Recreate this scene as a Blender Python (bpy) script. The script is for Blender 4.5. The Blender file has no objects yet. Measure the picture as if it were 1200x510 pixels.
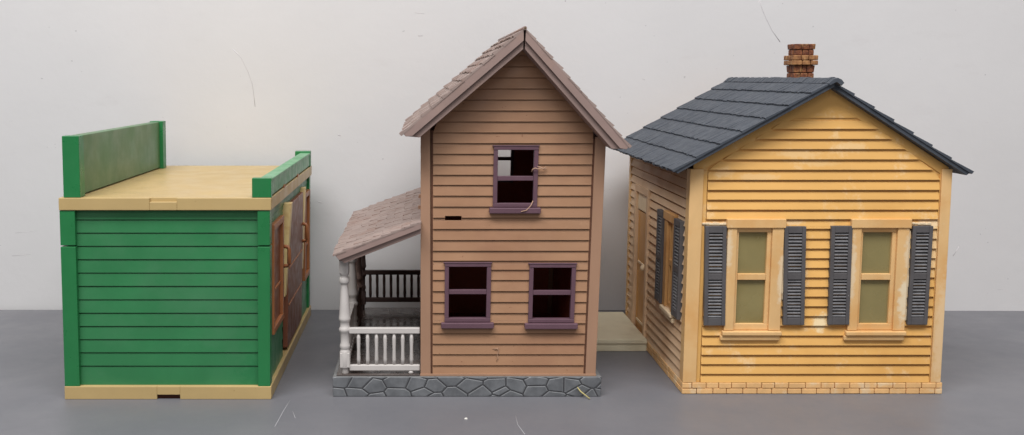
import bpy, bmesh, math, random
from mathutils import Vector, Matrix

R = random.Random(7)
S = 0.001                                   # everything below is written in millimetres
scene = bpy.context.scene
COL = scene.collection

# ------------------------------------------------------------------ camera
cam_d = bpy.data.cameras.new("camera")
cam = bpy.data.objects.new("camera", cam_d)
COL.objects.link(cam)
cam.location = (0, 0, 0.300)
PITCH = math.atan(164 / 1180)
cam.rotation_euler = (math.pi / 2 - PITCH, 0, 0)
cam_d.sensor_width = 36
cam_d.lens = 1180 / 1200 * 36
cam_d.shift_x = 105 / 1200
cam_d.clip_start = 0.02
cam_d.clip_end = 50
scene.camera = cam

# ------------------------------------------------------------------ light
scene.view_settings.view_transform = 'Standard'
scene.view_settings.look = 'None'
scene.view_settings.exposure = -0.08
scene.view_settings.gamma = 1
world = bpy.data.worlds.new("World")
scene.world = world
world.use_nodes = True
bg = world.node_tree.nodes["Background"]
bg.inputs[0].default_value = (1.0, 0.985, 0.98, 1)     # the pale room all round
bg.inputs[1].default_value = 0.16


def area(name, loc, target, sx, sy, power, color):
    d = bpy.data.lights.new(name, 'AREA')
    d.shape = 'RECTANGLE'
    d.size = sx
    d.size_y = sy
    d.energy = power
    d.color = color
    o = bpy.data.objects.new(name, d)
    COL.objects.link(o)
    o.location = loc
    o.rotation_euler = (Vector(target) - Vector(loc)).to_track_quat('-Z', 'Y').to_euler()
    return o


area("ceiling_lamp", (-0.75, -0.22, 2.3), (-0.15, 1.0, 0.0), 1.5, 0.8, 58.0, (1.0, 0.995, 0.995))
area("ceiling_lamp", (0.65, -0.22, 2.3), (0.35, 1.0, 0.0), 1.5, 0.8, 44.0, (1.0, 0.995, 0.995))
area("front_fill", (-0.1, -1.6, 1.6), (0.1, 1.1, 0.15), 1.8, 0.7, 12.0, (1.0, 0.99, 0.985))  # added fill light from the camera side, no known lamp there


# ------------------------------------------------------------------ materials
def srgb(r, g, b):
    def f(c):
        c /= 255
        return c / 12.92 if c <= 0.04045 else ((c + 0.055) / 1.055) ** 2.4
    return (f(r), f(g), f(b), 1)


class Nodes:
    def __init__(self, name):
        self.m = bpy.data.materials.new(name)
        self.m.use_nodes = True
        self.t = self.m.node_tree
        self.p = self.t.nodes["Principled BSDF"]
        self.tc = self.t.nodes.new("ShaderNodeTexCoord")
        self.co = self.tc.outputs["Object"]

    def n(self, typ, **kw):
        k = self.t.nodes.new(typ)
        for a, b in kw.items():
            setattr(k, a, b)
        return k

    def link(self, a, b):
        self.t.links.new(a, b)

    def mapped(self, scale, rot=(0, 0, 0), loc=(0, 0, 0)):
        k = self.n("ShaderNodeMapping")
        k.inputs["Scale"].default_value = scale
        k.inputs["Rotation"].default_value = rot
        k.inputs["Location"].default_value = loc
        self.link(self.co, k.inputs["Vector"])
        return k.outputs[0]

    def noise(self, scale, detail=4, rough=0.6, vec=None, aniso=(1, 1, 1), loc=(0, 0, 0)):
        k = self.n("ShaderNodeTexNoise")
        k.inputs["Scale"].default_value = scale
        k.inputs["Detail"].default_value = detail
        k.inputs["Roughness"].default_value = rough
        self.link(vec or self.mapped(aniso, loc=loc), k.inputs["Vector"])
        return k.outputs["Fac"]

    def ramp(self, fac, a, b, va=0.0, vb=1.0):
        k = self.n("ShaderNodeMapRange")
        k.interpolation_type = 'SMOOTHSTEP'
        for i, v in enumerate((a, b, va, vb)):
            k.inputs[1 + i].default_value = v
        self.link(fac, k.inputs[0])
        return k.outputs[0]

    def math(self, op, a, b=None):
        k = self.n("ShaderNodeMath", operation=op)
        for i, v in enumerate((a, b)):
            if v is None:
                continue
            if isinstance(v, (int, float)):
                k.inputs[i].default_value = v
            else:
                self.link(v, k.inputs[i])
        return k.outputs[0]

    def mix(self, fac, a, b):
        k = self.n("ShaderNodeMix", data_type='RGBA')
        for i, v in ((0, fac), (6, a), (7, b)):
            if isinstance(v, (tuple, float, int)):
                k.inputs[i].default_value = v
            else:
                self.link(v, k.inputs[i])
        return k.outputs[2]

    def blob(self, c, r, soft=0.5, wob=0.5):
        """mask of a wobbly ellipsoid stain, c and r in mm, object space"""
        k = self.n("ShaderNodeMapping")
        k.inputs["Scale"].default_value = tuple(1 / (v * S) for v in r)
        k.inputs["Location"].default_value = tuple(-cc / v for cc, v in zip(c, r))
        self.link(self.co, k.inputs["Vector"])
        ln = self.n("ShaderNodeVectorMath", operation='LENGTH')
        self.link(k.outputs[0], ln.inputs[0])
        nz = self.noise(170, 4, 0.65)
        d = self.math('ADD', ln.outputs["Value"], self.math('MULTIPLY', self.math('SUBTRACT', nz, 0.5), wob * 4))
        return self.ramp(d, 1 - soft, 1 + soft * 0.4, 1, 0)

    def bump(self, height, strength, dist):
        k = self.n("ShaderNodeBump")
        k.inputs["Strength"].default_value = strength
        k.inputs["Distance"].default_value = dist * S
        self.link(height, k.inputs["Height"])
        if self.p.inputs["Normal"].is_linked:
            self.link(self.p.inputs["Normal"].links[0].from_socket, k.inputs["Normal"])
        self.link(k.outputs[0], self.p.inputs["Normal"])


def paint(name, rgb, rough=0.5, var=0.12, scale=25, aniso=(1, 1, 1), bump=0.15, bscale=400, spec=0.4,
          patches=None, stains=(), specks=None, two=None):
    """moulded plastic or brushed paint: uneven colour, worn patches, a little texture"""
    N = Nodes(name)
    c = srgb(*rgb)
    lo = tuple(v * (1 - var) for v in c[:3]) + (1,)
    hi = tuple(min(1, v * (1 + var)) for v in c[:3]) + (1,)
    f = N.ramp(N.noise(scale, 5, 0.6, aniso=aniso), 0.3, 0.7)
    col = N.mix(f, lo, hi)
    if two:                                  # a second tone in broad cloudy areas: (rgb, scale, a, b, amount)
        r2, sc, a, b, amt = two
        col = N.mix(N.ramp(N.noise(sc, 4, 0.6, loc=(.3, .7, .1)), a, b, 0, amt), col, srgb(*r2))
    if patches:                              # sharp worn patches
        r2, sc, a, b, amt = patches
        col = N.mix(N.ramp(N.noise(sc, 6, 0.7, loc=(1.3, .2, .5)), a, b, 0, amt), col, srgb(*r2))
    for (cc, rr, r2, amt) in stains:
        col = N.mix(N.math('MULTIPLY', N.blob(cc, rr), amt), col, srgb(*r2))
    if specks:
        r2, sc, th = specks
        col = N.mix(N.ramp(N.noise(sc, 2, 0.5, loc=(2, 3, 4)), th, th + 0.03, 0, 0.8), col, srgb(*r2))
    N.link(col, N.p.inputs["Base Color"])
    N.link(N.ramp(N.noise(scale * 2.3, 4), 0.3, 0.7, max(0, rough - 0.08), min(1, rough + 0.1)), N.p.inputs["Roughness"])
    N.p.inputs["Specular IOR Level"].default_value = spec
    if bump:
        N.bump(N.noise(bscale, 4, 0.6, aniso=aniso), bump, 0.5)
    return N.m


def stone_material():
    N = Nodes("grey_stone_plastic")
    v = N.n("ShaderNodeTexVoronoi", feature='DISTANCE_TO_EDGE', voronoi_dimensions='2D')
    sp = N.n("ShaderNodeSeparateXYZ")
    N.link(N.co, sp.inputs[0])
    cb = N.n("ShaderNodeCombineXYZ")
    N.link(N.math('MULTIPLY', N.math('ADD', sp.outputs[0], sp.outputs[1]), 54.0), cb.inputs[0])
    N.link(N.math('ADD', N.math('MULTIPLY', sp.outputs[2], 86.0), 0.22), cb.inputs[1])
    N.link(cb.outputs[0], v.inputs["Vector"])
    v.inputs["Scale"].default_value = 1.0
    v.inputs["Randomness"].default_value = 0.85
    d = v.outputs["Distance"]
    # only the upright faces carry the stone pattern; the top is plain
    base = N.mix(N.ramp(N.noise(60, 5), 0.3, 0.7), srgb(92, 94, 97), srgb(116, 118, 121))
    base = N.mix(N.ramp(d, 0.03, 0.10, 0.5, 0), base, srgb(150, 151, 152))
    base = N.mix(N.ramp(d, 0.028, 0.052, 0.92, 0), base, srgb(52, 52, 56))
    geo = N.n("ShaderNodeNewGeometry")
    sep = N.n("ShaderNodeSeparateXYZ")
    N.link(geo.outputs["Normal"], sep.inputs[0])
    top = N.ramp(sep.outputs[2], 0.6, 0.9)
    col = N.mix(top, base, srgb(112, 112, 112))
    N.link(col, N.p.inputs["Base Color"])
    N.p.inputs["Roughness"].default_value = 0.5
    N.bump(N.ramp(d, 0.0, 0.10), 0.55, 1.2)
    N.bump(N.noise(300, 4), 0.2, 0.5)
    return N.m


def tabletop_material():
    N = Nodes("grey_tabletop")
    f = N.ramp(N.noise(5, 5, 0.6), 0.3, 0.7)
    col = N.mix(f, srgb(106, 106, 111), srgb(115, 114, 118))
    col = N.mix(N.ramp(N.noise(38, 6, 0.7, aniso=(0.5, 1.6, 1)), 0.62, 0.74, 0, 0.25), col, srgb(130, 129, 131))
    col = N.mix(N.ramp(N.noise(130, 3, 0.6), 0.69, 0.74, 0, 0.5), col, srgb(88, 87, 91))
    N.link(col, N.p.inputs["Base Color"])
    N.link(N.ramp(N.noise(14, 5), 0.3, 0.7, 0.38, 0.52), N.p.inputs["Roughness"])
    N.p.inputs["Specular IOR Level"].default_value = 0.35
    N.bump(N.noise(900, 3), 0.06, 0.4)
    return N.m


def wall_material():
    N = Nodes("off_white_wall_paint")
    f = N.ramp(N.noise(4, 5, 0.55), 0.3, 0.7)
    col = N.mix(f, srgb(206, 204, 204), srgb(210, 208, 208))
    col = N.mix(N.ramp(N.noise(17, 6, 0.7, aniso=(0.6, 1, 1.6)), 0.60, 0.75, 0, 0.35), col, srgb(199, 195, 195))
    col = N.mix(N.ramp(N.noise(42, 5, 0.7, aniso=(0.5, 1, 1.6), loc=(3, 1, 2)), 0.70, 0.74, 0, 0.4), col, srgb(186, 182, 183))
    col = N.mix(N.ramp(N.noise(150, 2, 0.5), 0.765, 0.785, 0, 0.6), col, srgb(160, 156, 158))
    N.link(col, N.p.inputs["Base Color"])
    N.p.inputs["Roughness"].default_value = 0.6
    N.p.inputs["Specular IOR Level"].default_value = 0.25
    N.bump(N.noise(60, 6, 0.65), 0.12, 2.0)
    N.bump(N.noise(11, 4, 0.6), 0.12, 5.0)
    return N.m


def brick_material(lo, hi, pale):
    N = Nodes("chimney_brick")
    col = N.mix(N.ramp(N.noise(260, 5, 0.7), 0.35, 0.65), srgb(*lo), srgb(*hi))
    col = N.mix(N.ramp(N.noise(120, 4, 0.7, loc=(1, 2, 3)), 0.55, 0.68, 0, pale), col, srgb(186, 148, 92))
    col = N.mix(N.ramp(N.noise(190, 4, 0.7, loc=(5, 2, 3)), 0.62, 0.70, 0, 0.8), col, srgb(66, 34, 22))
    N.link(col, N.p.inputs["Base Color"])
    N.p.inputs["Roughness"].default_value = 0.7
    N.bump(N.noise(350, 5, 0.7), 0.6, 1.0)
    return N.m


M = {}
M['wall'] = wall_material()
M['table'] = tabletop_material()
M['scuff'] = paint("grey_scuff", (194, 190, 191), 0.8, 0.1, bump=0)
M['scratch'] = paint("pale_scratch", (172, 171, 173), 0.6, 0.1, bump=0)
M['white_bit'] = paint("white_bit", (225, 222, 214), 0.7, 0.05, bump=0)
M['straw'] = paint("straw", (190, 178, 120), 0.7, 0.15, bump=0)
M['thread'] = paint("pale_thread", (178, 144, 120), 0.7, 0.1, bump=0)

M['green'] = paint("green_plastic", (49, 118, 73), 0.36, 0.07, 20, bump=0.05, bscale=300, spec=0.45,
                   two=((70, 122, 86), 14, 0.45, 0.75, 0.6),  # paler second tone puts a hazy sheen into the boards' colour
                   stains=[((97, 0, 24), (34, 30, 22), (34, 112, 66), 0.7), ((92, 0, 80), (28, 30, 70), (40, 112, 66), 0.35)])  # darker green painted in for a smooth glossy patch
M['green_post'] = paint("green_post_plastic", (38, 116, 66), 0.33, 0.06, 20, bump=0.04, bscale=300, spec=0.45)
M['green_parapet'] = paint("faded_green_plastic", (84, 120, 82), 0.42, 0.08, 14, (1, 1, 0.25), bump=0.05, spec=0.4,
                           two=((104, 126, 90), 16, 0.42, 0.66, 0.6))
M['green_light'] = paint("light_green_plastic", (92, 148, 106), 0.4, 0.1, 30, bump=0.06, spec=0.45,
                         two=((128, 168, 140), 40, 0.5, 0.7, 0.6))
M['beige'] = paint("beige_plastic", (186, 160, 110), 0.4, 0.05, 16, bump=0.06, bscale=300, spec=0.4,
                   two=((182, 154, 102), 12, 0.5, 0.75, 0.35), specks=((150, 118, 70), 260, 0.72))
M['cream'] = paint("cream_plastic", (222, 196, 140), 0.45, 0.07, 40, bump=0.08, two=((196, 148, 90), 60, 0.5, 0.7, 0.5))
M['rust'] = paint("red_brown_plastic", (122, 76, 56), 0.4, 0.1, 35, bump=0.08, two=((142, 92, 66), 40, 0.5, 0.7, 0.5))
M['orange_brown'] = paint("orange_brown_plastic", (154, 98, 62), 0.4, 0.1, 35, bump=0.08)

M['tan'] = paint("tan_plastic", (164, 125, 96), 0.45, 0.09, 22, (0.35, 1, 1.3), bump=0.1, bscale=250, spec=0.35,
                 two=((143, 103, 79), 12, 0.42, 0.7, 0.6), patches=((182, 144, 114), 34, 0.6, 0.74, 0.5), specks=((120, 78, 54), 330, 0.74))
M['tan_post'] = paint("tan_post_plastic", (164, 128, 104), 0.45, 0.06, 25, (1, 1, 0.3), bump=0.08, spec=0.35)
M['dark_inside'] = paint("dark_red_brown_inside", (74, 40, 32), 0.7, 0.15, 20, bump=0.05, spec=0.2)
M['tan_dark'] = paint("gap_shade_tan", (112, 76, 58), 0.6, 0.15, bump=0)
M['red_lining'] = paint("red_brown_lining", (160, 88, 70), 0.7, 0.12, 20, bump=0.05, spec=0.2)
M['mauve'] = paint("mauve_plastic", (100, 74, 84), 0.42, 0.07, 40, bump=0.06, spec=0.35)
M['roof_tan'] = paint("pinkish_brown_roof", (150, 132, 125), 0.6, 0.1, 45, bump=0.3, bscale=500, spec=0.3,
                      two=((138, 110, 98), 30, 0.48, 0.72, 0.6), specks=((104, 84, 78), 300, 0.70))
M['rake_tan'] = paint("mauve_brown_trim", (148, 126, 119), 0.5, 0.07, 30, bump=0.12, spec=0.3,
                      two=((160, 132, 116), 22, 0.5, 0.7, 0.5))
M['white_rail'] = paint("white_porch_plastic", (196, 190, 186), 0.4, 0.05, 40, bump=0.05, spec=0.4)
M['dark_rail'] = paint("dark_brown_rail", (72, 56, 52), 0.5, 0.1, 40, bump=0.05, spec=0.3)
M['brown_post'] = paint("mottled_brown_post", (112, 92, 84), 0.5, 0.2, 60, bump=0.08, spec=0.3,
                       two=((70, 52, 48), 60, 0.45, 0.6, 0.7))
M['porch_floor'] = paint("dark_porch_floor", (76, 66, 62), 0.22, 0.15, 25, bump=0.03, spec=0.6)
M['stone'] = stone_material()

M['ochre'] = paint("ochre_paint", (220, 170, 98), 0.5, 0.07, 16, (0.3, 1, 1.2), bump=0.16, bscale=260, spec=0.35,
                   two=((198, 146, 78), 11, 0.45, 0.72, 0.55),
                   patches=((230, 204, 164), 42, 0.55, 0.74, 0.6),
                   stains=[((100, 0, 230), (24, 12, 5), (224, 196, 150), 0.4), ((62, 0, 208), (22, 12, 4), (222, 192, 146), 0.4),
                           ((150, 0, 236), (16, 12, 5), (226, 200, 158), 0.4), ((118, 0, 222), (18, 12, 4), (220, 190, 140), 0.4),
                           ((128, 0, 70), (8, 14, 9), (232, 212, 172), 0.85), ((26, 0, 164), (16, 14, 3), (226, 214, 190), 0.5),
                           ((225, 0, 165), (13, 14, 4), (226, 214, 190), 0.5), ((30, 0, 213), (10, 12, 5), (226, 200, 160), 0.3),
                           ((230, 0, 140), (6, 14, 26), (226, 200, 160), 0.55), ((98, 0, 166), (12, 14, 3), (226, 210, 180), 0.4)])
M['ochre_trim'] = paint("ochre_trim_paint", (222, 181, 126), 0.48, 0.06, 30, (1, 1, 0.4), bump=0.14, spec=0.35,
                        stains=[((204, -5, 92), (6, 12, 24), (230, 214, 184), 0.85), ((206, -5, 138), (5, 12, 18), (228, 208, 176), 0.7),
                                ((88, -5, 112), (4, 12, 28), (228, 208, 176), 0.8), ((37, -5, 140), (4, 12, 20), (228, 208, 176), 0.7),
                                ((154, -5, 118), (4, 12, 34), (228, 208, 176), 0.7), ((243, -2, 60), (8, 12, 60), (230, 200, 160), 0.6)],
                        two=((212, 154, 86), 20, 0.45, 0.7, 0.6), patches=((228, 200, 160), 70, 0.62, 0.70, 0.6))
M['pale_side'] = paint("faded_pinkish_paint", (212, 180, 146), 0.6, 0.08, 20, (1, 0.4, 1.2), bump=0.2, spec=0.25,
                       two=((186, 142, 100), 16, 0.5, 0.75, 0.6), patches=((222, 196, 172), 50, 0.62, 0.7, 0.5))
M['ochre_door'] = paint("tan_door_paint", (196, 150, 96), 0.5, 0.08, 30, (1, 1, .3), bump=0.12, spec=0.3,
                        two=((174, 122, 70), 30, 0.5, 0.7, 0.6))
M['pale_bit'] = paint("pale_cream_paint", (224, 202, 168), 0.55, 0.06, bump=0.1)
M['brick_pale'] = paint("pale_brick_paint", (226, 180, 124), 0.6, 0.09, 70, bump=0.35, bscale=500, spec=0.25,
                        two=((226, 202, 166), 60, 0.5, 0.66, 0.7), patches=((186, 130, 76), 90, 0.66, 0.72, 0.7))
M['mortar'] = paint("brown_mortar", (176, 122, 74), 0.8, 0.15, 60, bump=0.2)
M['stoop'] = paint("beige_stoop", (222, 212, 184), 0.6, 0.06, 18, bump=0.12, spec=0.25, two=((184, 166, 132), 14, 0.5, 0.75, 0.6))
M['shutter'] = paint("slate_grey_paint", (88, 85, 86), 0.5, 0.1, 50, bump=0.2, spec=0.3,
                     patches=((176, 172, 166), 110, 0.69, 0.73, 0.7))
M['shutter_back'] = paint("slat_gap_shade", (46, 45, 48), 0.7, 0.1, bump=0)  # near-black, shade between the slats put into the backing colour
M['slat'] = paint("pale_slat_paint", (118, 117, 119), 0.5, 0.2, 90, bump=0.15, spec=0.3)  # slats a lighter grey than the shutter frame
M['slate'] = paint("slate_roof_paint", (67, 72, 80), 0.6, 0.12, 60, (1, 2.5, 1), bump=0.3, bscale=420, spec=0.35,
                   two=((80, 84, 90), 25, 0.48, 0.72, 0.55))
M['pane'] = paint("olive_pane", (138, 126, 84), 0.25, 0.08, 14, bump=0, spec=0.5, two=((122, 108, 62), 18, 0.42, 0.7, 0.6))
M['brick'] = brick_material((84, 42, 26), (138, 82, 48), 0.4)
M['brick_pale_band'] = brick_material((122, 78, 46), (168, 120, 74), 0.5)
M['mortar_dark'] = paint("dark_soot_mortar", (70, 40, 26), 0.8, 0.2, 90, bump=0.3)
M['brass'] = paint("dark_hinge_pin", (92, 78, 50), 0.4, 0.1, bump=0)


# ------------------------------------------------------------------ mesh helpers
class MB:
    def __init__(self):
        self.v, self.f, self.sm = [], [], []

    def hexa(self, p):
        """8 corners: bottom ring 0-3, top ring 4-7"""
        b = len(self.v)
        self.v += [tuple(q) for q in p]
        for q in ((0, 1, 2, 3), (4, 5, 6, 7), (0, 1, 5, 4), (1, 2, 6, 5), (2, 3, 7, 6), (3, 0, 4, 7)):
            self.f.append(tuple(b + i for i in q))
            self.sm.append(False)
        return self

    def box(self, x0, x1, y0, y1, z0, z1):
        return self.hexa([(x0, y0, z0), (x1, y0, z0), (x1, y1, z0), (x0, y1, z0),
                          (x0, y0, z1), (x1, y0, z1), (x1, y1, z1), (x0, y1, z1)])

    def wbox(self, mp, u0, u1, n0, n1, z0, z1):
        """box in a wall's own frame (u along, n outward, z up)"""
        return self.hexa([mp(u0, n0, z0), mp(u1, n0, z0), mp(u1, n1, z0), mp(u0, n1, z0),
                          mp(u0, n0, z1), mp(u1, n0, z1), mp(u1, n1, z1), mp(u0, n1, z1)])

    def prism(self, poly, fn, d0, d1):
        b = len(self.v)
        n = len(poly)
        self.v += [tuple(fn(p, d0)) for p in poly] + [tuple(fn(p, d1)) for p in poly]
        self.f.append(tuple(range(b, b + n)))
        self.f.append(tuple(range(b + n, b + 2 * n)))
        self.sm += [False, False]
        for i in range(n):
            j = (i + 1) % n
            self.f.append((b + i, b + j, b + n + j, b + n + i))
            self.sm.append(False)
        return self

    def lathe(self, prof, cx, cy, n=20, sq=False):
        """prof: list of (z, r)"""
        b = len(self.v)
        for z, r in prof:
            for i in range(n):
                a = 2 * math.pi * (i + 0.5) / n
                self.v.append((cx + r * math.cos(a), cy + r * math.sin(a), z))
        m = len(prof)
        for k in range(m - 1):
            for i in range(n):
                j = (i + 1) % n
                self.f.append((b + k * n + i, b + k * n + j, b + (k + 1) * n + j, b + (k + 1) * n + i))
                self.sm.append(True)
        self.f.append(tuple(b + i for i in range(n)))
        self.f.append(tuple(b + (m - 1) * n + i for i in range(n)))
        self.sm += [False, False]
        return self

    def tube(self, pts, r, n=8):
        pts = [Vector(p) for p in pts]
        b = len(self.v)
        m = len(pts)
        for k, p in enumerate(pts):
            d = (pts[min(k + 1, m - 1)] - pts[max(k - 1, 0)]).normalized()
            a = d.orthogonal().normalized()
            if abs(d.z) < 0.99:
                a = d.cross(Vector((0, 0, 1))).normalized()
            c = d.cross(a)
            rr = r[k] if isinstance(r, (list, tuple)) else r
            for i in range(n):
                t = 2 * math.pi * i / n
                self.v.append(tuple(p + rr * (math.cos(t) * a + math.sin(t) * c)))
        for k in range(m - 1):
            for i in range(n):
                j = (i + 1) % n
                self.f.append((b + k * n + i, b + k * n + j, b + (k + 1) * n + j, b + (k + 1) * n + i))
                self.sm.append(True)
        self.f.append(tuple(b + i for i in range(n)))
        self.f.append(tuple(b + (m - 1) * n + i for i in range(n)))
        self.sm += [False, False]
        return self

    def build(self, name, mat, parent=None, base=(0, 0, 0), warp=None, bevel=0.0, label=None):
        me = bpy.data.meshes.new(name)
        vs = []
        for p in self.v:
            if warp:
                p = warp(*p)
            vs.append(tuple((p[i] - base[i]) * S for i in range(3)))
        me.from_pydata(vs, [], self.f)
        for poly, s in zip(me.polygons, self.sm):
            poly.use_smooth = s
        bm = bmesh.new()
        bm.from_mesh(me)
        bmesh.ops.recalc_face_normals(bm, faces=bm.faces)
        bm.to_mesh(me)
        bm.free()
        me.materials.append(mat)
        o = bpy.data.objects.new(name, me)
        COL.objects.link(o)
        if parent is None:
            o.location = tuple(c * S for c in base)
        else:
            o.parent = parent
        if bevel:
            k = o.modifiers.new("soft_edges", 'BEVEL')
            k.width = bevel * S
            k.segments = 2
            k.limit_method = 'ANGLE'
            k.angle_limit = math.radians(40)
        if label:
            o["label"] = label
        return o


def tag(o, label, cat, group=None):
    o["label"] = label
    o["category"] = cat
    if group:
        o["group"] = group
    return o


def structure(o):
    o["kind"] = "structure"
    return o


class House:
    """an Empty at the base of a toy building that parents all its parts"""
    def __init__(self, name, label, cat, base, warp=None):
        self.base, self.warp = base, warp
        self.root = bpy.data.objects.new(name, None)
        COL.objects.link(self.root)
        self.root.empty_display_size = 0.02
        self.root.location = tuple(c * S for c in base)
        tag(self.root, label, cat)

    def add(self, mb, name, mat, bevel=0.3, parent=None, label=None):
        return mb.build(name, M[mat], parent or self.root, self.base, self.warp, bevel, label)


def front(yw):
    return lambda u, n, z: (u, yw - n, z)


def back(yw):
    return lambda u, n, z: (u, yw + n, z)


def left(xw):
    return lambda u, n, z: (xw - n, u, z)


def right(xw):
    return lambda u, n, z: (xw + n, u, z)


def siding(mp, lines, lf, rf, holes=(), t=1.6, thick=3.0, groove=0.7, rec=0.9, flat=0.0):
    """lapped boards between the heights in lines, cut to the outline lf(z)..rf(z) and round the openings"""
    mb = MB()
    lines = sorted(lines)
    for za, zb in zip(lines, lines[1:]):
        cuts = {za, zb, zb - groove}
        for h in holes:
            for z in (h[2], h[3]):
                if za < z < zb:
                    cuts.add(z)
        cuts = sorted(cuts)
        jit = R.uniform(-0.12, 0.12)
        for c0, c1 in zip(cuts, cuts[1:]):
            if c1 - c0 < 0.05:
                continue
            mid = (c0 + c1) / 2
            hs = sorted([h for h in holes if h[2] < mid < h[3]])
            edges = [(lf(c0), lf(c1))]
            for h in hs:
                edges += [(h[0], h[0]), (h[1], h[1])]
            edges.append((rf(c0), rf(c1)))
            deep = mid > zb - groove
            for i in range(0, len(edges), 2):
                (a0, a1), (b0, b1) = edges[i], edges[i + 1]
                if b0 - a0 < 0.3 or b1 - a1 < -0.01:
                    continue
                if deep:
                    n0 = n1 = -rec
                else:
                    n0 = flat + (t + jit) * (zb - c0) / (zb - za)
                    n1 = flat + (t + jit) * (zb - c1) / (zb - za)
                mb.hexa([mp(a0, -thick, c0), mp(b0, -thick, c0), mp(b0, n0, c0), mp(a0, n0, c0),
                         mp(a1, -thick, c1), mp(b1, -thick, c1), mp(b1, n1, c1), mp(a1, n1, c1)])
    return mb


def shingles(o, along, down, nrm, length, width, rows, tw, t=1.4, jit=0.8, stagger=True, lift=0.0, wob=0.5, ends=0.6, gap=0.35):
    """individually laid shingles on a slope: o is the ridge-end corner"""
    o, along, down, nrm = Vector(o), Vector(along).normalized(), Vector(down).normalized(), Vector(nrm).normalized()
    mb = MB()
    rh = width / rows
    for r in range(rows):
        s0 = max(0, r * rh - 2.0)
        a = -(tw * 0.5 if (stagger and r % 2) else 0) - R.uniform(0, tw * 0.3)
        rowj = R.uniform(-jit, jit) * 0.5
        while a < length:
            w = tw * R.uniform(0.75, 1.25)
            a0, a1 = max(a, -R.uniform(0, ends)), min(a + w - gap, length + R.uniform(0, ends))
            if a1 - a0 > 0.8:
                s1 = (r + 1) * rh + R.uniform(-jit, jit) + rowj + (1.2 if r == rows - 1 else 0)
                h0, h1 = lift + 0.15, lift + t * R.uniform(1 - wob, 1 + wob * 0.6)
                tl = R.uniform(-0.25, 0.25) * (2.2 if not stagger else 1)
                P = lambda aa, ss, hh: tuple(o + along * aa + down * ss + nrm * hh)
                mb.hexa([P(a0, s0, -0.8), P(a1, s0, -0.8), P(a1, s1, -0.8), P(a0, s1, -0.8),
                         P(a0, s0, h0), P(a1, s0, h0), P(a1, s1 + tl, h1 + tl * .4), P(a0, s1 - tl, h1 - tl * .4)])
            a += w
    return mb


def clamp(x, a=0.0, b=1.0):
    return max(a, min(b, x))


# ------------------------------------------------------------------ setting
mb = MB().box(-1600, 1900, 250, 1284, -30, 0)
table = structure(mb.build("tabletop", M['table']))
k = 12.2 / 1333.9                                     # the wall runs very slightly askew to the table
mb = MB()
mb.hexa([(-1600, 1290 + 1050 * k, -200), (1900, 1278 - 1120 * k, -200), (1900, 1330, -200), (-1600, 1330, -200),
         (-1600, 1290 + 1050 * k, 1500), (1900, 1278 - 1120 * k, 1500), (1900, 1330, 1500), (-1600, 1330, 1500)])
wall = structure(mb.build("wall", M['wall']))


def wall_y(x):
    return 1290 - (x + 553) * k


def wall_mark(pts, r):
    mb = MB()
    mb.tube([(x, wall_y(x) + r * 0.6, z) for x, z in pts], r, 6)
    mb.build("scuff_mark", M['scuff'], wall)


def table_mark(pts, r):
    mb = MB()
    mb.tube([(x, y, -0.5 * r) for x, y in pts], r, 6)
    mb.build("scratch", M['scratch'], table)


wall_mark([(-238.9, 335.2), (-228.4, 324.5), (-220.2, 306.4), (-215.2, 290.4), (-212.6, 263.5)], 0.4)
wall_mark([(418.0, 400.1), (424.0, 385.5), (429.9, 372.9), (438.0, 358.2), (448.3, 344.5)], 0.45)
wall_mark([(-107.7, 227.8), (-104.4, 226.7)], 0.7)
wall_mark([(-5.4, 352.1), (0.0, 352.1)], 0.6)
wall_mark([(-9.6, 380.5), (2.1, 379.4)], 0.3)
wall_mark([(-527.5, 100.6), (-503.0, 102.9)], 0.25)
wall_mark([(-533.6, 70.3), (-509.0, 72.6)], 0.25)
wall_mark([(684.1, 72.3), (690.9, 84.6)], 0.35)
wall_mark([(-135.1, 142.3), (-128.5, 140.1)], 0.6)
table_mark([(-124.2, 912.9), (-126.1, 885.9), (-128.1, 840.5)], 0.28)
table_mark([(83.4, 869.5), (83.3, 844.9), (87.0, 821.6)], 0.28)
table_mark([(-117.7, 881.2), (-113.1, 862.7)], 0.25)


# ------------------------------------------------------------------ green store
def green_warp(x, y, z):
    return (x + 0.019 * z, y, z)


G = House("toy_store", "green toy store with beige base, flat beige roof and red-brown shop front",
          "toy building", (-240, 915, 0), green_warp)
GF, GB, GL, GR = 915, 1256, -336.6, -142.2
# base with a notch cut in the front edge
mb = MB()
mb.box(GL, GR, GF + 4, GB, 0, 12.4)
mb.box(GL, -249.7, GF, GF + 4, 0, 12.4)
mb.box(-228, GR, GF, GF + 4, 0, 12.4)
mb.box(-249.7, -228, GF, GF + 4, 4.4, 12.4)
G.add(mb, "base", 'beige', 0.5)
mb = MB().box(-249.7, -228, GF + 3.2, GF + 3.9, 0.1, 4.3)
G.add(mb, "notch_shade", 'dark_inside', 0)  # dark sheet standing in for the shade inside the base recess
glines = [12.4, 31.0, 44.0, 56.6, 69.3, 82.0, 94.8, 107.6, 120.2, 132.9, 145.4, 157.8, 170.2, 179.4]
mb = siding(front(921.5), glines, lambda z: -324, lambda z: -154, t=1.0, groove=1.1, rec=0.8)
G.add(mb, "wall", 'green', 0.2)
mb = siding(back(1252), glines, lambda z: -324, lambda z: -154, t=1.3)
G.add(mb, "wall", 'green', 0.2)
mb = siding(left(-334), glines, lambda z: 930, lambda z: 1242, t=1.0)
G.add(mb, "wall", 'green', 0.2)
gholes = [(934, 1005, 57, 163), (1020, 1170, 12.4, 166), (1190, 1244, 57, 163)]
mb = siding(right(-146.5), glines, lambda z: 930, lambda z: 1246, gholes, t=0.8)
G.add(mb, "wall", 'green', 0.2)
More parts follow.
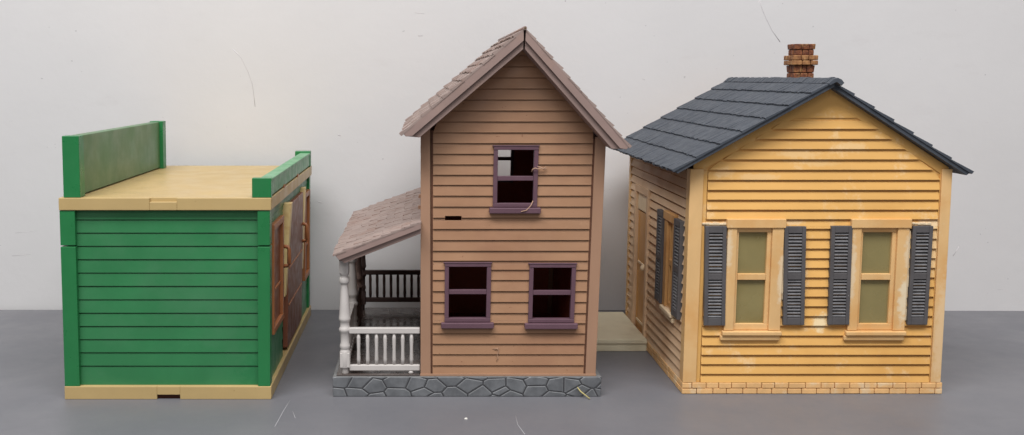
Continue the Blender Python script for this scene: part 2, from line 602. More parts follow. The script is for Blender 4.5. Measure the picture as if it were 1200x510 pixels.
mb = MB().box(-325, -149.6, 926, 1246, 12.4, 178)       # the dark box of the interior behind the openings
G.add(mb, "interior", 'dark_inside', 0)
for (x0, x1) in ((GL, -322.6), (-154.8, -143.4)):
    for (ya, yb) in ((GF + 1, GF + 14), (GB - 14, GB - 1)):
        G.add(MB().box(x0, x1, ya, yb, 12.4, 145.4), "corner_post", 'green_post', 0.5)
        G.add(MB().box(x0, x1, ya, yb, 146.6, 179.2), "corner_post", 'green_post', 0.5)
# roof slab with a shallow notch in its front lip
mb = MB()
mb.box(GL - 0.2, GR + 0.2, GF + 4, GB + 1, 179.4, 190.9)
mb.box(GL - 0.2, -253.5, GF, GF + 4, 179.4, 190.9)
mb.box(-228.4, GR + 0.2, GF, GF + 4, 179.4, 190.9)
mb.box(-253.5, -228.4, GF, GF + 4, 179.4, 187.2)
G.add(mb, "roof_slab", 'beige', 0.6)
# tall parapet along the left edge
mb = MB().box(-331.6, -321, GF + 14, 1224, 192.2, 247)
pp = G.add(mb, "parapet", 'green_parapet', 0.6)
G.add(MB().box(-332.4, -317, GF + 1, GF + 15, 191, 247.4), "end_post", 'green_post', 0.5, pp)
G.add(MB().box(-332.4, -316.6, 1214, 1228, 191, 248), "end_post", 'green_post', 0.5, pp)
# low parapet above the shop front
mb = MB().box(-153, -142.4, GF + 3, 1240, 192.6, 207.2)
mb.box(-154, -141.8, GF + 3, 1240, 205.4, 208.4)
pp = G.add(mb, "parapet", 'green_light', 0.5)
G.add(MB().box(-159.7, -142, GF + 0.6, GF + 8, 191, 209), "end_post", 'green_post', 0.5, pp)
G.add(MB().box(-160.5, -141.8, 1236, 1247, 191, 210.4), "end_post", 'green_post', 0.5, pp)
for yy in (1000, 1110):
    G.add(MB().box(-146, -141.4, yy, yy + 9, 191.0, 193.8), "clip", 'orange_brown', 0.3, pp)
# shop front facing right
mp = right(-146.5)


def shop_window(u0, u1, z0, z1):
    mb = MB()
    for a, b, c, d in ((u0, u1, z0, z0 + 6), (u0, u1, z1 - 6, z1)):
        mb.wbox(mp, a, b, -3, 4.4, c, d)
    for a, b in ((u0, u0 + 7), (u1 - 7, u1)):
        mb.wbox(mp, a, b, -3, 4.2, z0 + 6, z1 - 6)
    w = G.add(mb, "window_frame", 'orange_brown', 0.4)
    G.add(MB().wbox(mp, u0 + 7, u1 - 7, -2.5, 1.2, z0 + 6, z1 - 6), "panel", 'rust', 0.3, w)
    G.add(MB().wbox(mp, u0 + 7, u1 - 7, 1.0, 2.4, z0 + 38, z0 + 41), "glazing_bar", 'orange_brown', 0.3, w)
    return w


shop_window(935, 1004, 57, 163)
shop_window(1191, 1243, 57, 163)
# the door leans out at its top between two tapering cream jambs
mb = MB()
ztop, zbot = 172, 16
mb.hexa([mp(1040, -2, zbot), mp(1166, -2, zbot), mp(1166, 3, zbot), mp(1040, 3, zbot),
         mp(1040, -2, ztop - 4), mp(1166, -2, ztop - 4), mp(1166, 4.6, ztop - 4), mp(1040, 4.6, ztop - 4)])
door = G.add(mb, "door", 'rust', 0.5)
for zz in (60, 100):
    nn = 3 + 1.6 * (zz - zbot) / (ztop - 4 - zbot)
    G.add(MB().wbox(mp, 1046, 1160, nn - 0.5, nn + 0.7, zz, zz + 1.6), "rail", 'orange_brown', 0.2, door)
for (a, b, tp) in ((1026, 1038.6, 8.5), (1172, 1186, 5.5)):
    mb = MB()
    mb.hexa([mp(a, -2, 74), mp(b, -2, 74), mp(b, 2.4, 74), mp(a, 2.4, 74),
             mp(a, -2, ztop), mp(b, -2, ztop), mp(b, tp, ztop), mp(a, tp, ztop)])
    G.add(mb, "door_jamb", 'cream', 0.5)
for yy in (1006, 1164):
    mb = MB()
    pts = [mp(yy, 2, 131), mp(yy, 8, 130), mp(yy, 9, 128), mp(yy, 9, 113), mp(yy, 8, 111), mp(yy, 2, 110)]
    mb.tube(pts, 2.0, 8)
    G.add(mb, "handle", 'orange_brown', 0)

# ------------------------------------------------------------------ brown two-storey house
def brown_warp(x, y, z):
    return (x + 0.02 * z * clamp(x / 165), y, z)


B = House("toy_house", "tall tan two-storey toy house with mauve windows, side porch and stone base",
          "toy house", (42, 923, 0), brown_warp)
BF, BK = 928, 1180
mb = MB()
mb.box(-85, 169.2, 923, 1210, 0, 19.4)
B.add(mb, "stone_base", 'stone', 0.8)
blines = [20.4, 29.7, 40.4, 50.6, 60.6, 70.5, 80.4, 91.0, 101.4, 112.0, 121.8, 130.4, 139.8, 149.9, 160.4,
          171.0, 181.4, 191.6, 201.6, 211.0, 220.6, 230.4, 240.2, 250, 260, 270, 280, 290, 300, 310, 320, 331.5]


def b_l(z):
    return 9.6 if z < 256 else 9.6 + (z - 256) * (88.5 - 9.6) / (332 - 256)


def b_r(z):
    return 152.6 if z < 259 else 152.6 + (z - 259) * (88.5 - 152.6) / (332 - 259)


bholes = [(21.4, 62.8, 73, 127.4), (99.4, 141.0, 72.6, 126.8), (64.6, 103.4, 182, 236.4), (20.6, 35.6, 168.2, 172.6)]
mb = siding(front(BF), blines, b_l, b_r, bholes, t=1.5, groove=0.7, rec=0.8)
B.add(mb, "wall", 'tan', 0.15)
bhole_back = [(56, 103.6, 178.6, 236)]
mb = siding(back(BK), blines, lambda z: b_l(z) - 6 if z < 248 else b_l(z), lambda z: b_r(z) + 4 if z < 258 else b_r(z), bhole_back)
B.add(mb, "wall", 'tan', 0.15)
sl = [z for z in blines if z < 252]
mb = siding(left(-0.6), sl, lambda z: 938, lambda z: BK, t=1.2)
B.add(mb, "wall", 'tan', 0.15)
mb = siding(right(161.0), sl[:-1], lambda z: 938, lambda z: BK, t=1.2)
B.add(mb, "wall", 'tan', 0.15)
# inner lining, its red lightened to stand in for glow through thin plastic
mb = MB()
mb.box(3.0, 4.6, 934, BK - 4, 20, 250)
mb.box(154.0, 156.0, 934, BK - 4, 20, 240)
mb.box(4.8, 153.8, 934, BK - 4, 19.6, 21.4)
B.add(mb, "lining", 'red_lining', 0)


def lining(holes, lf, rf, y0):
    return siding(front(y0), [21.6, 120, 180, 240, 250, 262, 275, 290, 305, 318], lf, rf, holes, t=0, groove=0.01, rec=0, thick=1.2)


B.add(lining([(a - .5, b + .5, c - .5, d + .5) for a, b, c, d in bholes], lambda z: max(5, b_l(z) + 4), lambda z: min(153, b_r(z) - 4), BF + 4.6), "lining", 'red_lining', 0)
B.add(lining([(a - .5, b + .5, c - .5, d + .5) for a, b, c, d in bhole_back], lambda z: max(5, b_l(z) + 4), lambda z: min(153, b_r(z) - 4), BK - 4.8), "lining", 'red_lining', 0)
# corner posts
B.add(MB().hexa([(-1.8, 926.4, 20.4), (7.9, 926.4, 20.4), (7.9, 937, 20.4), (-1.8, 937, 20.4),
                 (-1.6, 926.4, 254), (7.0, 926.4, 254), (7.0, 937, 254), (-1.6, 937, 254)]), "corner_post", 'tan_post', 0.4)
B.add(MB().box(154.4, 164, 926.2, 937, 20.4, 246), "corner_post", 'tan_post', 0.4)
for x0, x1 in ((-1.6, 8), (154, 164)):
    B.add(MB().box(x0, x1, BK - 8, BK + 2, 20.4, 244), "corner_post", 'tan_post', 0.4)
B.add(MB().box(8.0, 9.5, 928.6, 931, 20.4, 252), "seam", 'tan_dark', 0)  # dark strips stand in for shade in the gaps beside the posts
B.add(MB().box(152.7, 154.3, 928.6, 931, 20.4, 244), "seam", 'tan_dark', 0)
B.add(MB().box(-2.2, 164.4, 925.6, 927.4, 19.4, 21.4), "sill_ledge", 'tan_post', 0.2)


def brown_window(u0, u1, z0, z1, mp, sill=True):
    w = 3.9
    mb = MB()
    mb.wbox(mp, u0, u1, -3.5, 3.2, z1 - w + 0.6, z1)
    mb.wbox(mp, u0, u1, -3.5, 3.0, z0, z0 + w - 0.4)
    mb.wbox(mp, u0, u0 + w, -3.5, 2.8, z0 + w - 0.4, z1 - w + 0.6)
    mb.wbox(mp, u1 - w, u1, -3.5, 2.8, z0 + w - 0.4, z1 - w + 0.6)
    fr = B.add(mb, "window", 'mauve', 0.4)
    zm = (z0 + z1) / 2 - (1.4 if z0 > 150 else -0.6)
    B.add(MB().wbox(mp, u0 + w, u1 - w, -2, 2.0, zm - 2.1, zm + 2.0), "meeting_rail", 'mauve', 0.3, fr)
    if sill:
        B.add(MB().wbox(mp, u0 - 3.2, u1 + 3.2, -2, 6.0, z0 - 5.6, z0 - 0.3), "sill", 'mauve', 0.7, fr)
        B.add(MB().wbox(mp, u0 - 1.2, u1 + 0.8, 1, 3.6, z1 + 0.05, z1 + 1.0), "cap", 'mauve', 0.2, fr)


brown_window(20.6, 63.4, 72.0, 128.2, front(BF))
brown_window(98.6, 141.6, 71.4, 127.4, front(BF))
brown_window(63.8, 104.0, 181.0, 237.4, front(BF))
brown_window(53, 105.0, 176.6, 238, back(BK), False)

# main roof: two loose slabs that meet at the ridge
ROOF_Y0, ROOF_Y1 = 898, 1194


def unit(a, b):
    v = Vector((b[0] - a[0], 0, b[1] - a[1]))
    return v.normalized(), v.length


def roof_slab(ridge, eave, side, cutpoly, y0, y1, name, rows, tw, skew=0.0):
    # cutpoly: outline of the slab's section in x, z
    mb = MB().prism(cutpoly, lambda p, d: (p[0] + (skew if d > 1000 and p[1] < 300 else 0) * (-side), d, p[1]), y0 + 2, y1 - 1)
    sl = B.add(mb, name, 'rake_tan', 0.4)
    dn, L = unit(ridge, eave)
    nr = Vector((-dn.z, 0, dn.x)) * (1 if -dn.z * 0 + dn.x > 0 else -1)
    if nr.z < 0:
        nr = -nr
    # rake trim, in two steps
    P = lambda s, h: (ridge[0] + dn.x * s + nr.x * h, ridge[1] + dn.z * s + nr.z * h)
    return sl, dn, nr, L, P


def main_roof(ridge, eave, side, label, gap):
    sx = 1 if eave[0] > ridge[0] else -1
    dn, L = unit(ridge, eave)
    nr = Vector((-dn.z * sx, 0, dn.x * sx))
    if nr.z < 0:
        nr = -nr
    P = lambda s, h: (ridge[0] + dn.x * s + nr.x * h, ridge[1] + dn.z * s + nr.z * h)
    TH = 12.6
    sec = [P(0, 0), P(L, 0), P(L, -4.0) if sx > 0 else P(L + 0.0, -4.0), P(L - 8, -TH), P(TH * 0.95, -TH)]
    # keep the ridge end plumb so that a thin gap shows between the slabs
    zr = P(TH * 0.95, -TH)[1]
    sec[-1] = (ridge[0], zr - (0 if abs(P(TH * .95, -TH)[0] - ridge[0]) < 3 else 0))
    mb = MB().prism(sec, lambda p, d: (p[0], d, p[1]), ROOF_Y0 + 3, ROOF_Y1 - 2)
    slab = B.add(mb, "roof", 'rake_tan', 0.3)
    # raised outer strip of the rake trim
    sec2 = [P(0, 0.3), P(L + 0.6, 0.3), P(L + 0.6, -3.6), P(L - 4.0, -7.2), (ridge[0], P(7.2, -7.2)[1])]
    for d0, d1 in ((ROOF_Y0, ROOF_Y0 + 2.9), (ROOF_Y1 - 1.9, ROOF_Y1 + 1)):
        B.add(MB().prism(sec2, lambda p, d: (p[0], d, p[1]), d0, d1), "rake_trim", 'rake_tan', 0.3, slab)
    sh = shingles((ridge[0], ROOF_Y0, ridge[1]), (0, 1, 0), dn, nr, ROOF_Y1 - ROOF_Y0, L + 1, 12, 13, t=1.9, jit=0.9, wob=0.5)
    B.add(sh, "shingles", 'roof_tan', 0, slab)
    return slab


main_roof((85.7, 342.2), (-16.8, 251.0), -1, None, 2)
main_roof((87.1, 342.2), (179.6, 239.3), 1, None, 2)
B.add(MB().tube([(86.4, 896.5, 343.0), (86.4, ROOF_Y1 + 1, 343.0)], 1.7, 10), "hinge_pin", 'rake_tan', 0)
B.add(MB().tube([(86.4, 896.0, 343.0), (86.4, 896.6, 343.0)], 0.8, 10), "hinge_pin", 'brass', 0)

# porch
pr0, pr1 = (-1.2, 168.6), (-80.6, 138.4)
PY0, PY1 = 914, 1212
dn, L = unit(pr0, pr1)
nr = Vector((dn.z, 0, -dn.x))
if nr.z < 0:
    nr = -nr
PP = lambda s, h: (pr0[0] + dn.x * s + nr.x * h, pr0[1] + dn.z * s + nr.z * h)
sec = [PP(0, 0), PP(L, 0), PP(L - 2, -6.4), PP(L - 5, -11.0), (pr0[0], PP(0, -11.6)[1])]
slab = B.add(MB().prism(sec, lambda p, d: (p[0], d, p[1]), PY0 + 2.6, PY1), "porch_roof", 'rake_tan', 0.3)
sec2 = [PP(0, 0.4), PP(L + 0.5, 0.4), PP(L - 1.5, -6.2), (pr0[0], PP(0, -6.6)[1])]
B.add(MB().prism(sec2, lambda p, d: (p[0], d, p[1]), PY0, PY0 + 2.5), "rake_trim", 'rake_tan', 0.3, slab)
sh = shingles((pr0[0], PY0, pr0[1]), (0, 1, 0), dn, nr, PY1 - PY0, L + 1, 9, 13, t=1.5, jit=0.7)
B.add(sh, "shingles", 'roof_tan', 0, slab)
for yy in (1010, 1105):
    B.add(MB().box(-4.2, -0.8, yy, yy + 10, 166, 171.4), "roof_tab", 'tan_post', 0.3, slab)
B.add(MB().box(-81.5, -2.6, 926, 1208, 19.5, 20.6), "porch_floor", 'porch_floor', 0.2)

PROF = [(0, 3.2), (5.5, 3.2), (6, 4.5), (21, 4.6), (22.5, 4.0), (23.5, 3.6), (26, 4.6), (28, 4.4), (30, 3.7), (40, 3.9),
        (41.5, 4.9), (43.4, 5.1), (45, 4.3), (46, 3.9), (50.5, 4.0), (52, 5.0), (53.8, 5.1), (55, 4.8), (62, 4.4), (72, 3.9),
        (80, 3.4), (85, 2.9), (87, 3.0), (88, 4.2), (90.5, 4.5), (92.4, 4.1), (93.2, 3.2), (95, 3.0), (96.5, 4.2), (98, 4.3), (109.4, 4.3)]
for yy, mt in ((932, 'white_rail'), (1042, 'white_rail'), (1128, 'brown_post'), (1200, 'dark_rail')):  # posts turn browner and darker towards the back of the porch
    zt = 130.4
    prof = [(20.6 + z, r * 1.12) for z, r in PROF if 20.6 + z < zt]
    mb = MB().lathe(prof, -73.6, yy, 16)
    # square blocks at foot and head
    mb.box(-78.2, -69.0, yy - 4.6, yy + 4.6, 27, 41)
    mb.box(-77.8, -69.4, yy - 4.2, yy + 4.2, 118, 130.2)
    B.add(mb, "porch_post", mt, 0.4)


def railing(x0, x1, yy, zb, zt, xs, mt, wy=5):
    mb = MB()
    mb.box(x0, x1, yy - wy / 2, yy + wy / 2, zt - 5.6, zt)
    mb.box(x0, x1, yy - wy / 2 + .3, yy + wy / 2 - .3, zb, zb + 5.6)
    rl = B.add(mb, "railing", mt, 0.7)
    for x in xs:
        B.add(MB().lathe([(zb + 5.4, 1.4), (zb + 11, 1.9), ((zb + zt) / 2, 1.6), (zt - 11, 1.9), (zt - 5.4, 1.5)], x, yy, 10),
              "baluster", mt, 0, rl)
    return rl


fx = [-60.6, -52.0, -43.6, -35.4, -26.9, -18.7, -10.4]
rl = railing(-69.4, -2.4, 931, 23.6, 65.4, fx, 'white_rail')
B.add(MB().lathe([(20.6, 2.6), (22.4, 2.6), (23.7, 1.6)], -11, 931, 12), "foot", 'white_rail', 0, rl)
railing(-71.0, -2.4, 1200, 29.6, 69.0, [-63.2 + i * 8.35 for i in range(8)], 'dark_rail')
# railing along the side between the first posts, turned through a right angle
for ya, yb, mt in ((938, 1037, 'white_rail'), (1047, 1123, 'brown_post')):
    mb = MB()
    mb.box(-76, -71, ya, yb, 59.8, 65.4)
    mb.box(-75.6, -71.4, ya, yb, 23.6, 29.2)
    rl = B.add(mb, "railing", mt, 0.7)
    n = 9
    for i in range(n):
        y = ya + (yb - ya) * (i + 0.5) / n
        B.add(MB().lathe([(29, 1.4), (34.6, 1.9), (44.5, 1.6), (54.4, 1.9), (60, 1.5)], -73.5, y, 8), "baluster", mt, 0, rl)

# stray threads of glue on the front
def strand(pts, r=0.35):
    mb = MB()
    mb.tube([(x, BF - n, z) for x, n, z in pts], r * 0.62, 6)
    B.add(mb, "glue_strand", 'thread', 0)


strand([(98, 3.4, 214), (99, 4.5, 216.6), (101, 5.2, 217.6), (103.4, 5, 216.6), (106, 4.4, 217.4), (109, 3.6, 217), (111, 2.6, 218.6)], 0.8)
strand([(111.5, 2.4, 217), (109, 3.2, 216.2), (106, 4, 218.6), (103, 4.2, 219)], 0.7)
strand([(100, 3.4, 187), (98, 4.6, 182.6), (94, 6.6, 178.6), (89, 6.8, 177.4)], 0.7)
strand([(68, 1.6, 45), (70, 1.9, 46.4), (71.6, 2, 44.6), (70.4, 1.8, 40), (71.2, 1.8, 37), (70, 1.6, 34)], 0.45)
strand([(66, 1.4, 46.2), (72, 1.8, 46.6)], 0.4)

# ------------------------------------------------------------------ yellow cottage
def yellow_warp(x, y, z):
    return (x - 0.016 * z * clamp((x - 248) / 247), y, z)


Y = House("toy_cottage", "single-storey ochre yellow toy cottage with dark slate roof, grey shutters and brick chimney",
          "toy house", (250, 931, 0), yellow_warp)
YF, YK, YL, YR = 934, 1207, 250, 495
# two courses of pale bricks as the base
mb = MB().box(249.6, 495.8, 932.6, YK + 1, 0.6, 10.6)
Y.add(mb, "base", 'mortar', 0.2)
mb = MB()


def brick_run(mp, u0, u1, blen):
    for r in range(2):
        u = u0 - (blen * R.uniform(0.35, 0.6) if r else 0)
        while u < u1:
            w = blen * R.uniform(0.85, 1.15)
            a, b = max(u, u0), min(u + w - 0.7, u1)
            if b - a > 1:
                z0 = 0.4 + r * 5.6
                mb.wbox(mp, a, b, -1, 1.0 + R.uniform(-.25, .25) - 0.0 * r, z0 + R.uniform(-.1, .1), z0 + 4.9 + R.uniform(-.15, .15))
            u += w


brick_run(front(932), 248.4, 497, 14)
brick_run(left(249.4), 931.4, YK + 1.5, 14)
brick_run(right(496), 931.4, YK + 1.5, 14)
brick_run(back(YK + 1), 249, 496, 14)
Y.add(mb, "brick_course", 'brick_pale', 0.35)
ylines = [11.2, 19.6, 29.2, 38.4, 47.6, 57.2, 66.8, 76.2, 85.6, 95, 104.2, 113.4, 122.6, 131.8, 141, 150.4, 159.8, 168.8,
          177.8, 187.2, 196.4, 205.8, 215.2, 224.8, 234.3, 243.7, 253.0, 262.4]
RID, EL, ER = (376.5, 293.0), (231.5, 211.0), (510.5, 209.5)       # underside line of the roof


def y_l(z):
    return 266 if z < 216 else 266 + (z - 216) * (373.5 - 266) / (285 - 216)


def y_r(z):
    return 484.6 if z < 210 else 484.6 + (z - 210) * (379.5 - 484.6) / (285 - 210)


YW = [(294.6, 328.4, 64, 161.4), (412.2, 446.8, 64, 161.4)]
mb = siding(front(YF), ylines, y_l, y_r, YW, t=2.2, groove=2.0, rec=0.5)
Y.add(mb, "wall", 'ochre', 0.25)
# plain gable panel and frieze behind and above the boards
gable = [(256, 205), (490, 205), (490, 222), (376.5, 287.5), (256, 221)]
inner = [(292, 228), (376, 275), (462, 227)]
mb = MB().prism([(264, 205), (487, 205), (489, 219.5), (376.5, 289.5), (257, 222)], lambda p, d: (p[0], d, p[1]), YF + 0.4, YF + 4)
mb.prism([(292, 253.0), (462, 253.0), (376.5, 286.4)][:0] or [(346, 263), (410, 263), (376.5, 283)], lambda p, d: (p[0], d, p[1]), YF - 0.6, YF + 0.2)
Y.add(mb, "gable", 'ochre', 0.2)
mb = MB()
for (a, b) in (((252, 209.5), (376.5, 280)), ((493, 206.5), (376.5, 280))):
    mb.prism([a, b, (376.5, 291), (a[0], a[1] + 10.8)], lambda p, d: (p[0], d, p[1]), YF - 0.7, YF + 1)
Y.add(mb, "frieze", 'ochre', 0.5)
mb = siding(back(YK), ylines, lambda z: y_l(z) - 12 if z < 212 else y_l(z), lambda z: y_r(z) + 8 if z < 205 else y_r(z), t=2)
Y.add(mb, "wall", 'ochre', 0)
Y.add(MB().prism([(252, 205), (493, 205), (491, 217), (376.5, 288), (254, 219)], lambda p, d: (p[0], d, p[1]), YK - 4, YK - 0.4), "gable", 'ochre', 0)
sl = [z for z in ylines if z < 222]
SIDE = [(980, 1017, 72, 160), (1098, 1164, 11.2, 171)]
mb = siding(left(251.5), sl, lambda z: 945, lambda z: YK - 1, SIDE, t=2.6, groove=1.8, rec=0.5)
Y.add(mb, "wall", 'pale_side', 0.25)
mb = siding(right(492.5), sl, lambda z: 945, lambda z: YK - 1, t=2.0)
Y.add(mb, "wall", 'ochre', 0)
for (x0, x1, ya, yb) in ((248.8, 261.6, 931.6, 944), (486, 495.6, 931.6, 944), (249, 258, YK - 8, YK + 1.6), (486, 495, YK - 8, YK + 1.6)):
    Y.add(MB().box(x0, x1, ya, yb, 11.0, 216), "corner_post", 'ochre_trim', 0.5)
Y.add(MB().box(261.9, 265.6, 933.2, 936, 11.0, 214), "corner_bead", 'ochre', 0.4)
Y.add(MB().box(484.9, 485.9, 933.4, 936, 11.0, 212), "corner_bead", 'ochre', 0.2)


def cottage_window(mp, u0, u1, z0, z1, mat='ochre_trim', sillmat='ochre_trim'):
    """outer casing u0..u1, z0..z1 (z0 = sill top)"""
    mb = MB()
    mb.wbox(mp, u0 - 1.2, u1 + 1.2, -2, 5.2, z1 - 8.6, z1)                    # head
    mb.wbox(mp, u0, u0 + 9, -2, 4.0, z0, z1 - 8.6)
    mb.wbox(mp, u1 - 11, u1, -2, 4.0, z0, z1 - 8.6)
    w = Y.add(mb, "window", mat, 0.6)
    a, b = u0 + 9, u1 - 11
    mb = MB()                                                                  # sash
    mb.wbox(mp, a, b, -3, 1.6, z1 - 13, z1 - 8.7)
    mb.wbox(mp, a, b, -3, 1.8, z0 + 0.2, z0 + 6.4)
    mb.wbox(mp, a, a + 2.6, -3, 1.5, z0 + 6.4, z1 - 13)
    mb.wbox(mp, b - 4.0, b, -3, 1.5, z0 + 6.4, z1 - 13)
    zm = (z0 + z1) / 2 - 2
    mb.wbox(mp, a + 2.6, b - 4.0, -3, 1.9, zm - 3, zm + 3)
    Y.add(mb, "sash", mat, 0.5, w)
    for p0, p1 in ((z0 + 6, zm - 2.6), (zm + 2.6, z1 - 12.6)):
        Y.add(MB().wbox(mp, a + 2.2, b - 3.6, -2.4, -1.2, p0, p1), "pane", 'pane', 0, w)
    Y.add(MB().wbox(mp, u0 - 2.0, u1 + 1.0, -2, 6.6, z0 - 4.4, z0 - 0.2), "sill", sillmat, 0.9, w)
    Y.add(MB().wbox(mp, u0 - 3.2, u1 + 0.2, -2, 4.6, z0 - 9.6, z0 - 4.7), "sill", sillmat, 1.2, w)
    return w


def shutter(mp, u0, u1, z0, z1, tilt=0.0, n0=2.6, nslat=12):
    w = u1 - u0

    def mq(u, n, z):
        return mp(u + tilt * (z - z0) / (z1 - z0), n, z)
    mb = MB()
    f = min(3.7, w * 0.18)
    zm = (z0 + z1) / 2 - 0.5
    mb.wbox(mq, u0, u0 + f, 0.4, n0 + 2.4, z0, z1)
    mb.wbox(mq, u1 - f, u1, 0.4, n0 + 2.4, z0, z1)
    for a, b in ((z0, z0 + 7), (zm - 3, zm + 3), (z1 - 6.4, z1)):
        mb.wbox(mq, u0 + f, u1 - f, 0.4, n0 + 2.2, a, b)
    sh = Y.add(mb, "shutter", 'shutter', 0.4)
    mb = MB().wbox(mq, u0 + f, u1 - f, 0.3, 0.9, z0 + 7, z1 - 6.4)
    Y.add(mb, "backing", 'shutter_back', 0, sh)
    mb = MB()
    for a, b in ((z0 + 7, zm - 3), (zm + 3, z1 - 6.4)):
        k_ = nslat
        for i in range(k_):
            zc = a + (b - a) * (i + 0.5) / k_
            d = (b - a) / k_
            q = [(n0 - 1.4, zc + d * .26), (n0 + 1.7, zc - d * .24), (n0 + 1.7, zc + d * .02), (n0 - 1.4, zc + d * .50)]
            mb.prism(q, lambda p, uu: mq(uu, p[0], p[1]), u0 + f, u1 - f)
    Y.add(mb, "slats", 'slat', 0, sh)
    return sh


FP = front(YF)
cottage_window(FP, 285.8, 339.2, 62.4, 169.4)
cottage_window(FP, 403.4, 457.6, 62.4, 169.4)
shutter(FP, 266.4, 286.6, 67.6, 162.6, tilt=-2.2)
shutter(FP, 341.6, 361.8, 68.2, 162.4, tilt=-2.4)
shutter(FP, 384.4, 404.4, 68.4, 162.8, tilt=-1.2)
shutter(FP, 459.6, 478.6, 68.4, 162.8, tilt=0.6)
# pale filler left round the casings
for (u0, u1, z0, z1) in ((283.2, 285.9, 110, 160), (339.4, 341.8, 92, 140), (262, 288, 163.0, 165.6), (458, 478, 163.2, 166), (400.6, 403.6, 80, 160), (455.4, 459.8, 72, 158)):
    mb = MB()
    n = 8
    for i in range(n):
        f0, f1 = i / n, (i + 1) / n
        if u1 - u0 > z1 - z0:
            mb.wbox(FP, u0 + (u1 - u0) * f0, u0 + (u1 - u0) * f1 + .2, 0.4, 2.4 + R.uniform(-.4, .4), z0 + R.uniform(0, .8), z1 - R.uniform(0, .9))
        else:
            mb.wbox(FP, u0 + R.uniform(0, .8), u1 - R.uniform(0, .8), 0.4, 2.6 + R.uniform(-.4, .4), z0 + (z1 - z0) * f0, z0 + (z1 - z0) * f1 + .2)
    Y.add(mb, "filler", 'pale_bit', 0.4)
# side window, shutters and door on the faded left wall
LP = left(251.5)
cottage_window(LP, 977, 1019, 68, 166, 'ochre_door', 'pale_bit')
shutter(LP, 950, 975, 68, 164, n0=3.2)
shutter(LP, 1022, 1046, 68, 164, n0=3.2)
mb = MB()
mb.wbox(LP, 1096, 1104, -2, 4.4, 11.2, 178)
mb.wbox(LP, 1158, 1166, -2, 4.4, 11.2, 178)
mb.wbox(LP, 1104, 1158, -2, 4.2, 170, 178)
dfr = Y.add(mb, "door_frame", 'pale_side', 0.5)
mb = MB().wbox(LP, 1104, 1158, -3, 0.6, 11.2, 148)
door = Y.add(mb, "door", 'ochre_door', 0.4)
for (a, b, c, d) in ((1109, 1153, 88, 142), (1109, 1153, 20, 78)):
    for (e, g) in ((a, a + 2.5), (b - 2.5, b)):
        Y.add(MB().wbox(LP, e, g, 0.4, 1.8, c, d), "moulding", 'ochre_door', 0.3, door)
    Y.add(MB().wbox(LP, a + 2.6, b - 2.6, 0.4, 1.8, c, c + 2.5), "moulding", 'pale_bit', 0.3, door)
Y.add(MB().wbox(LP, 1104, 1158, -3, 1.6, 150, 169.8), "transom", 'pale_bit', 0.4, dfr)
Y.add(MB().lathe([(84, 0.8), (85.2, 2.6), (87.5, 3.2), (89.8, 2.6), (91, 0.8)], 248.4, 1116, 12), "door_knob", 'pale_bit', 0, door)
# stoop in front of the side door
mb = MB()
mb.box(176, 248.0, 1083, 1214, 0, 12.4)
mb.box(174.6, 248.0, 1081.6, 1215.4, 8.8, 13.6)
Y.add(mb, "stoop", 'stoop', 0.7)

# slate roof
YR0, YR1 = 917, 1236


def y_roof(ridge, eave, front_y, rows, tw, t):
    sx = 1 if eave[0] > ridge[0] else -1
    dn, L = unit(ridge, eave)
    nr = Vector((-dn.z * sx, 0, dn.x * sx))
    if nr.z < 0:
        nr = -nr
    P = lambda s, h: (ridge[0] + dn.x * s + nr.x * h, ridge[1] + dn.z * s + nr.z * h)
    mb = MB().prism([P(0, 0), P(L, 0), P(L - 1.5, -4.2), (ridge[0], P(4, -4.2)[1])], lambda p, d: (p[0], d, p[1]), front_y + 0.8, YR1 - 1)
    slab = Y.add(mb, "roof", 'slate', 0.4)
    sh = shingles((ridge[0], front_y, ridge[1]), (0, 1, 0), dn, nr, YR1 - front_y, L + 0.5, rows, tw, t=t, jit=0.8, stagger=False, wob=0.12, ends=0.7, gap=0.18)
    Y.add(sh, "slates", 'slate', 0, slab)
    return slab


ls = y_roof((375.0, 297.4), (230.2, 215.8), YR0, 7, 5.0, 1.7)
rs = y_roof((376.6, 295.6), (508.6, 213.4), YR0 + 7, 7, 5.6, 2.3)
# scalloped ridge cap
mb = MB()
y = YR0 - 1.5
while y < YR1:
    w = R.uniform(7, 9.5)
    h = R.uniform(-0.4, 0.5)
    mb.prism([(368.4, 295.2 + h), (373.4, 299.4 + h), (377.0, 300.2 + h), (380.4, 298.6 + h), (383.0, 295.6 + h), (380.6, 292.6), (376, 296.0), (369.6, 292.8)],
             lambda p, d: (p[0], d, p[1]), y, min(y + w - 0.8, YR1))
    y += w
Y.add(mb, "ridge_cap", 'slate', 0.3, ls)

# brick chimney on the far slope
CX, CY = 391.0, 1045


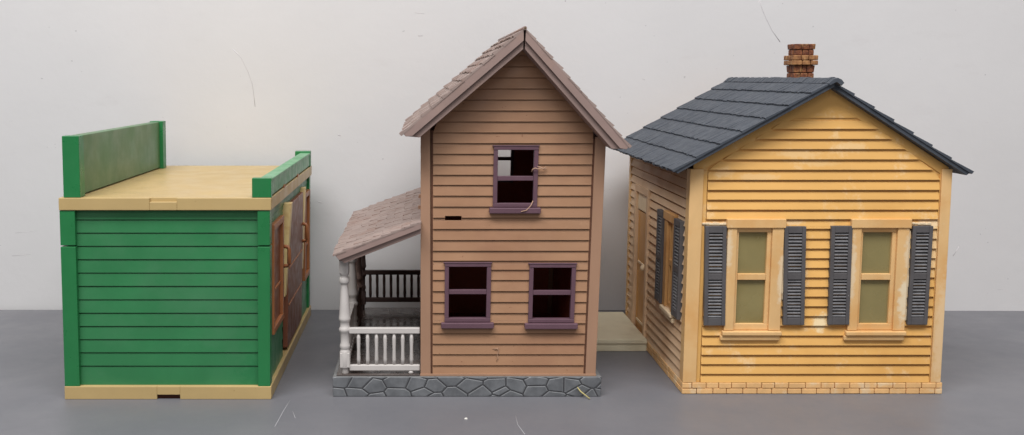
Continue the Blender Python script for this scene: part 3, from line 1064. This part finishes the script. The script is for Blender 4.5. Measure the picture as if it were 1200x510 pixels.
def course(mb, z0, z1, r, flare=0.0, j=0.35):
    """one course of bricks round the stack, each brick its own block"""
    for side in range(4):
        cuts = sorted([-r, r] + [R.uniform(-0.45, -0.2) * r, R.uniform(0.2, 0.5) * r])
        for a, b in zip(cuts, cuts[1:]):
            d = R.uniform(-j, j)
            ri = r * 0.55
            def q(u, n, z):
                k_ = 1 + flare * (z - z0) / (z1 - z0)
                u, n = u * k_, n * k_
                return ((CX + u, CY - n, z), (CX + n, CY + u, z), (CX - u, CY + n, z), (CX - n, CY - u, z))[side]
            a_, b_ = a + 0.25, b - 0.25
            mb.hexa([q(a_, ri, z0), q(b_, ri, z0), q(b_, r + d, z0), q(a_, r + d, z0),
                     q(a_, ri, z1), q(b_, ri, z1), q(b_, r + d, z1), q(a_, r + d, z1)])


mb = MB().box(CX - 9.3, CX + 9.3, CY - 9.3, CY + 9.3, 276, 333.2)
ch = Y.add(mb, "chimney", 'mortar_dark', 0.4)
mb = MB()
for za, zb in ((278, 288), (288.6, 297.4), (298, 304.4)):
    course(mb, za, zb, 10.4)
course(mb, 305.0, 312.4, 10.4, 0.06)
Y.add(mb, "stack", 'brick', 0.6, ch)
mb = MB()
course(mb, 312.7, 317.2, 13.4, 0.0, 0.3)
course(mb, 317.6, 322.4, 13.2, 0, 0.3)
Y.add(mb, "corbel", 'brick_pale_band', 0.7, ch)
mb = MB()
course(mb, 322.7, 328.0, 9.8)
course(mb, 328.4, 333.8, 10.5, 0.03)
Y.add(mb, "chimney_top", 'brick', 0.6, ch)

# ------------------------------------------------------------------ small loose bits
mb = MB().tube([(157.4, 914.0, 0.9), (149.6, 920.2, 6.0), (146.6, 921.6, 9.8)], [0.6, 0.75, 0.45], 7)
tag(mb.build("straw_sliver", M['straw'], None, (150, 917, 0)), "pale yellow straw sliver leaning against grey stone base", "straw sliver")

mb = MB().hexa([(37.0, 859.2, 0), (39.8, 858.6, 0), (40.4, 861.4, 0), (37.4, 861.6, 0),
                (37.6, 859.6, 1.2), (39.2, 859.4, 1.5), (39.6, 861.0, 1.1), (37.8, 861.0, 0.9)])
tag(mb.build("paint_chip", M['white_bit'], None, (38.6, 860.4, 0), bevel=0.3), "tiny white paint chip lying on the grey tabletop", "paint chip")
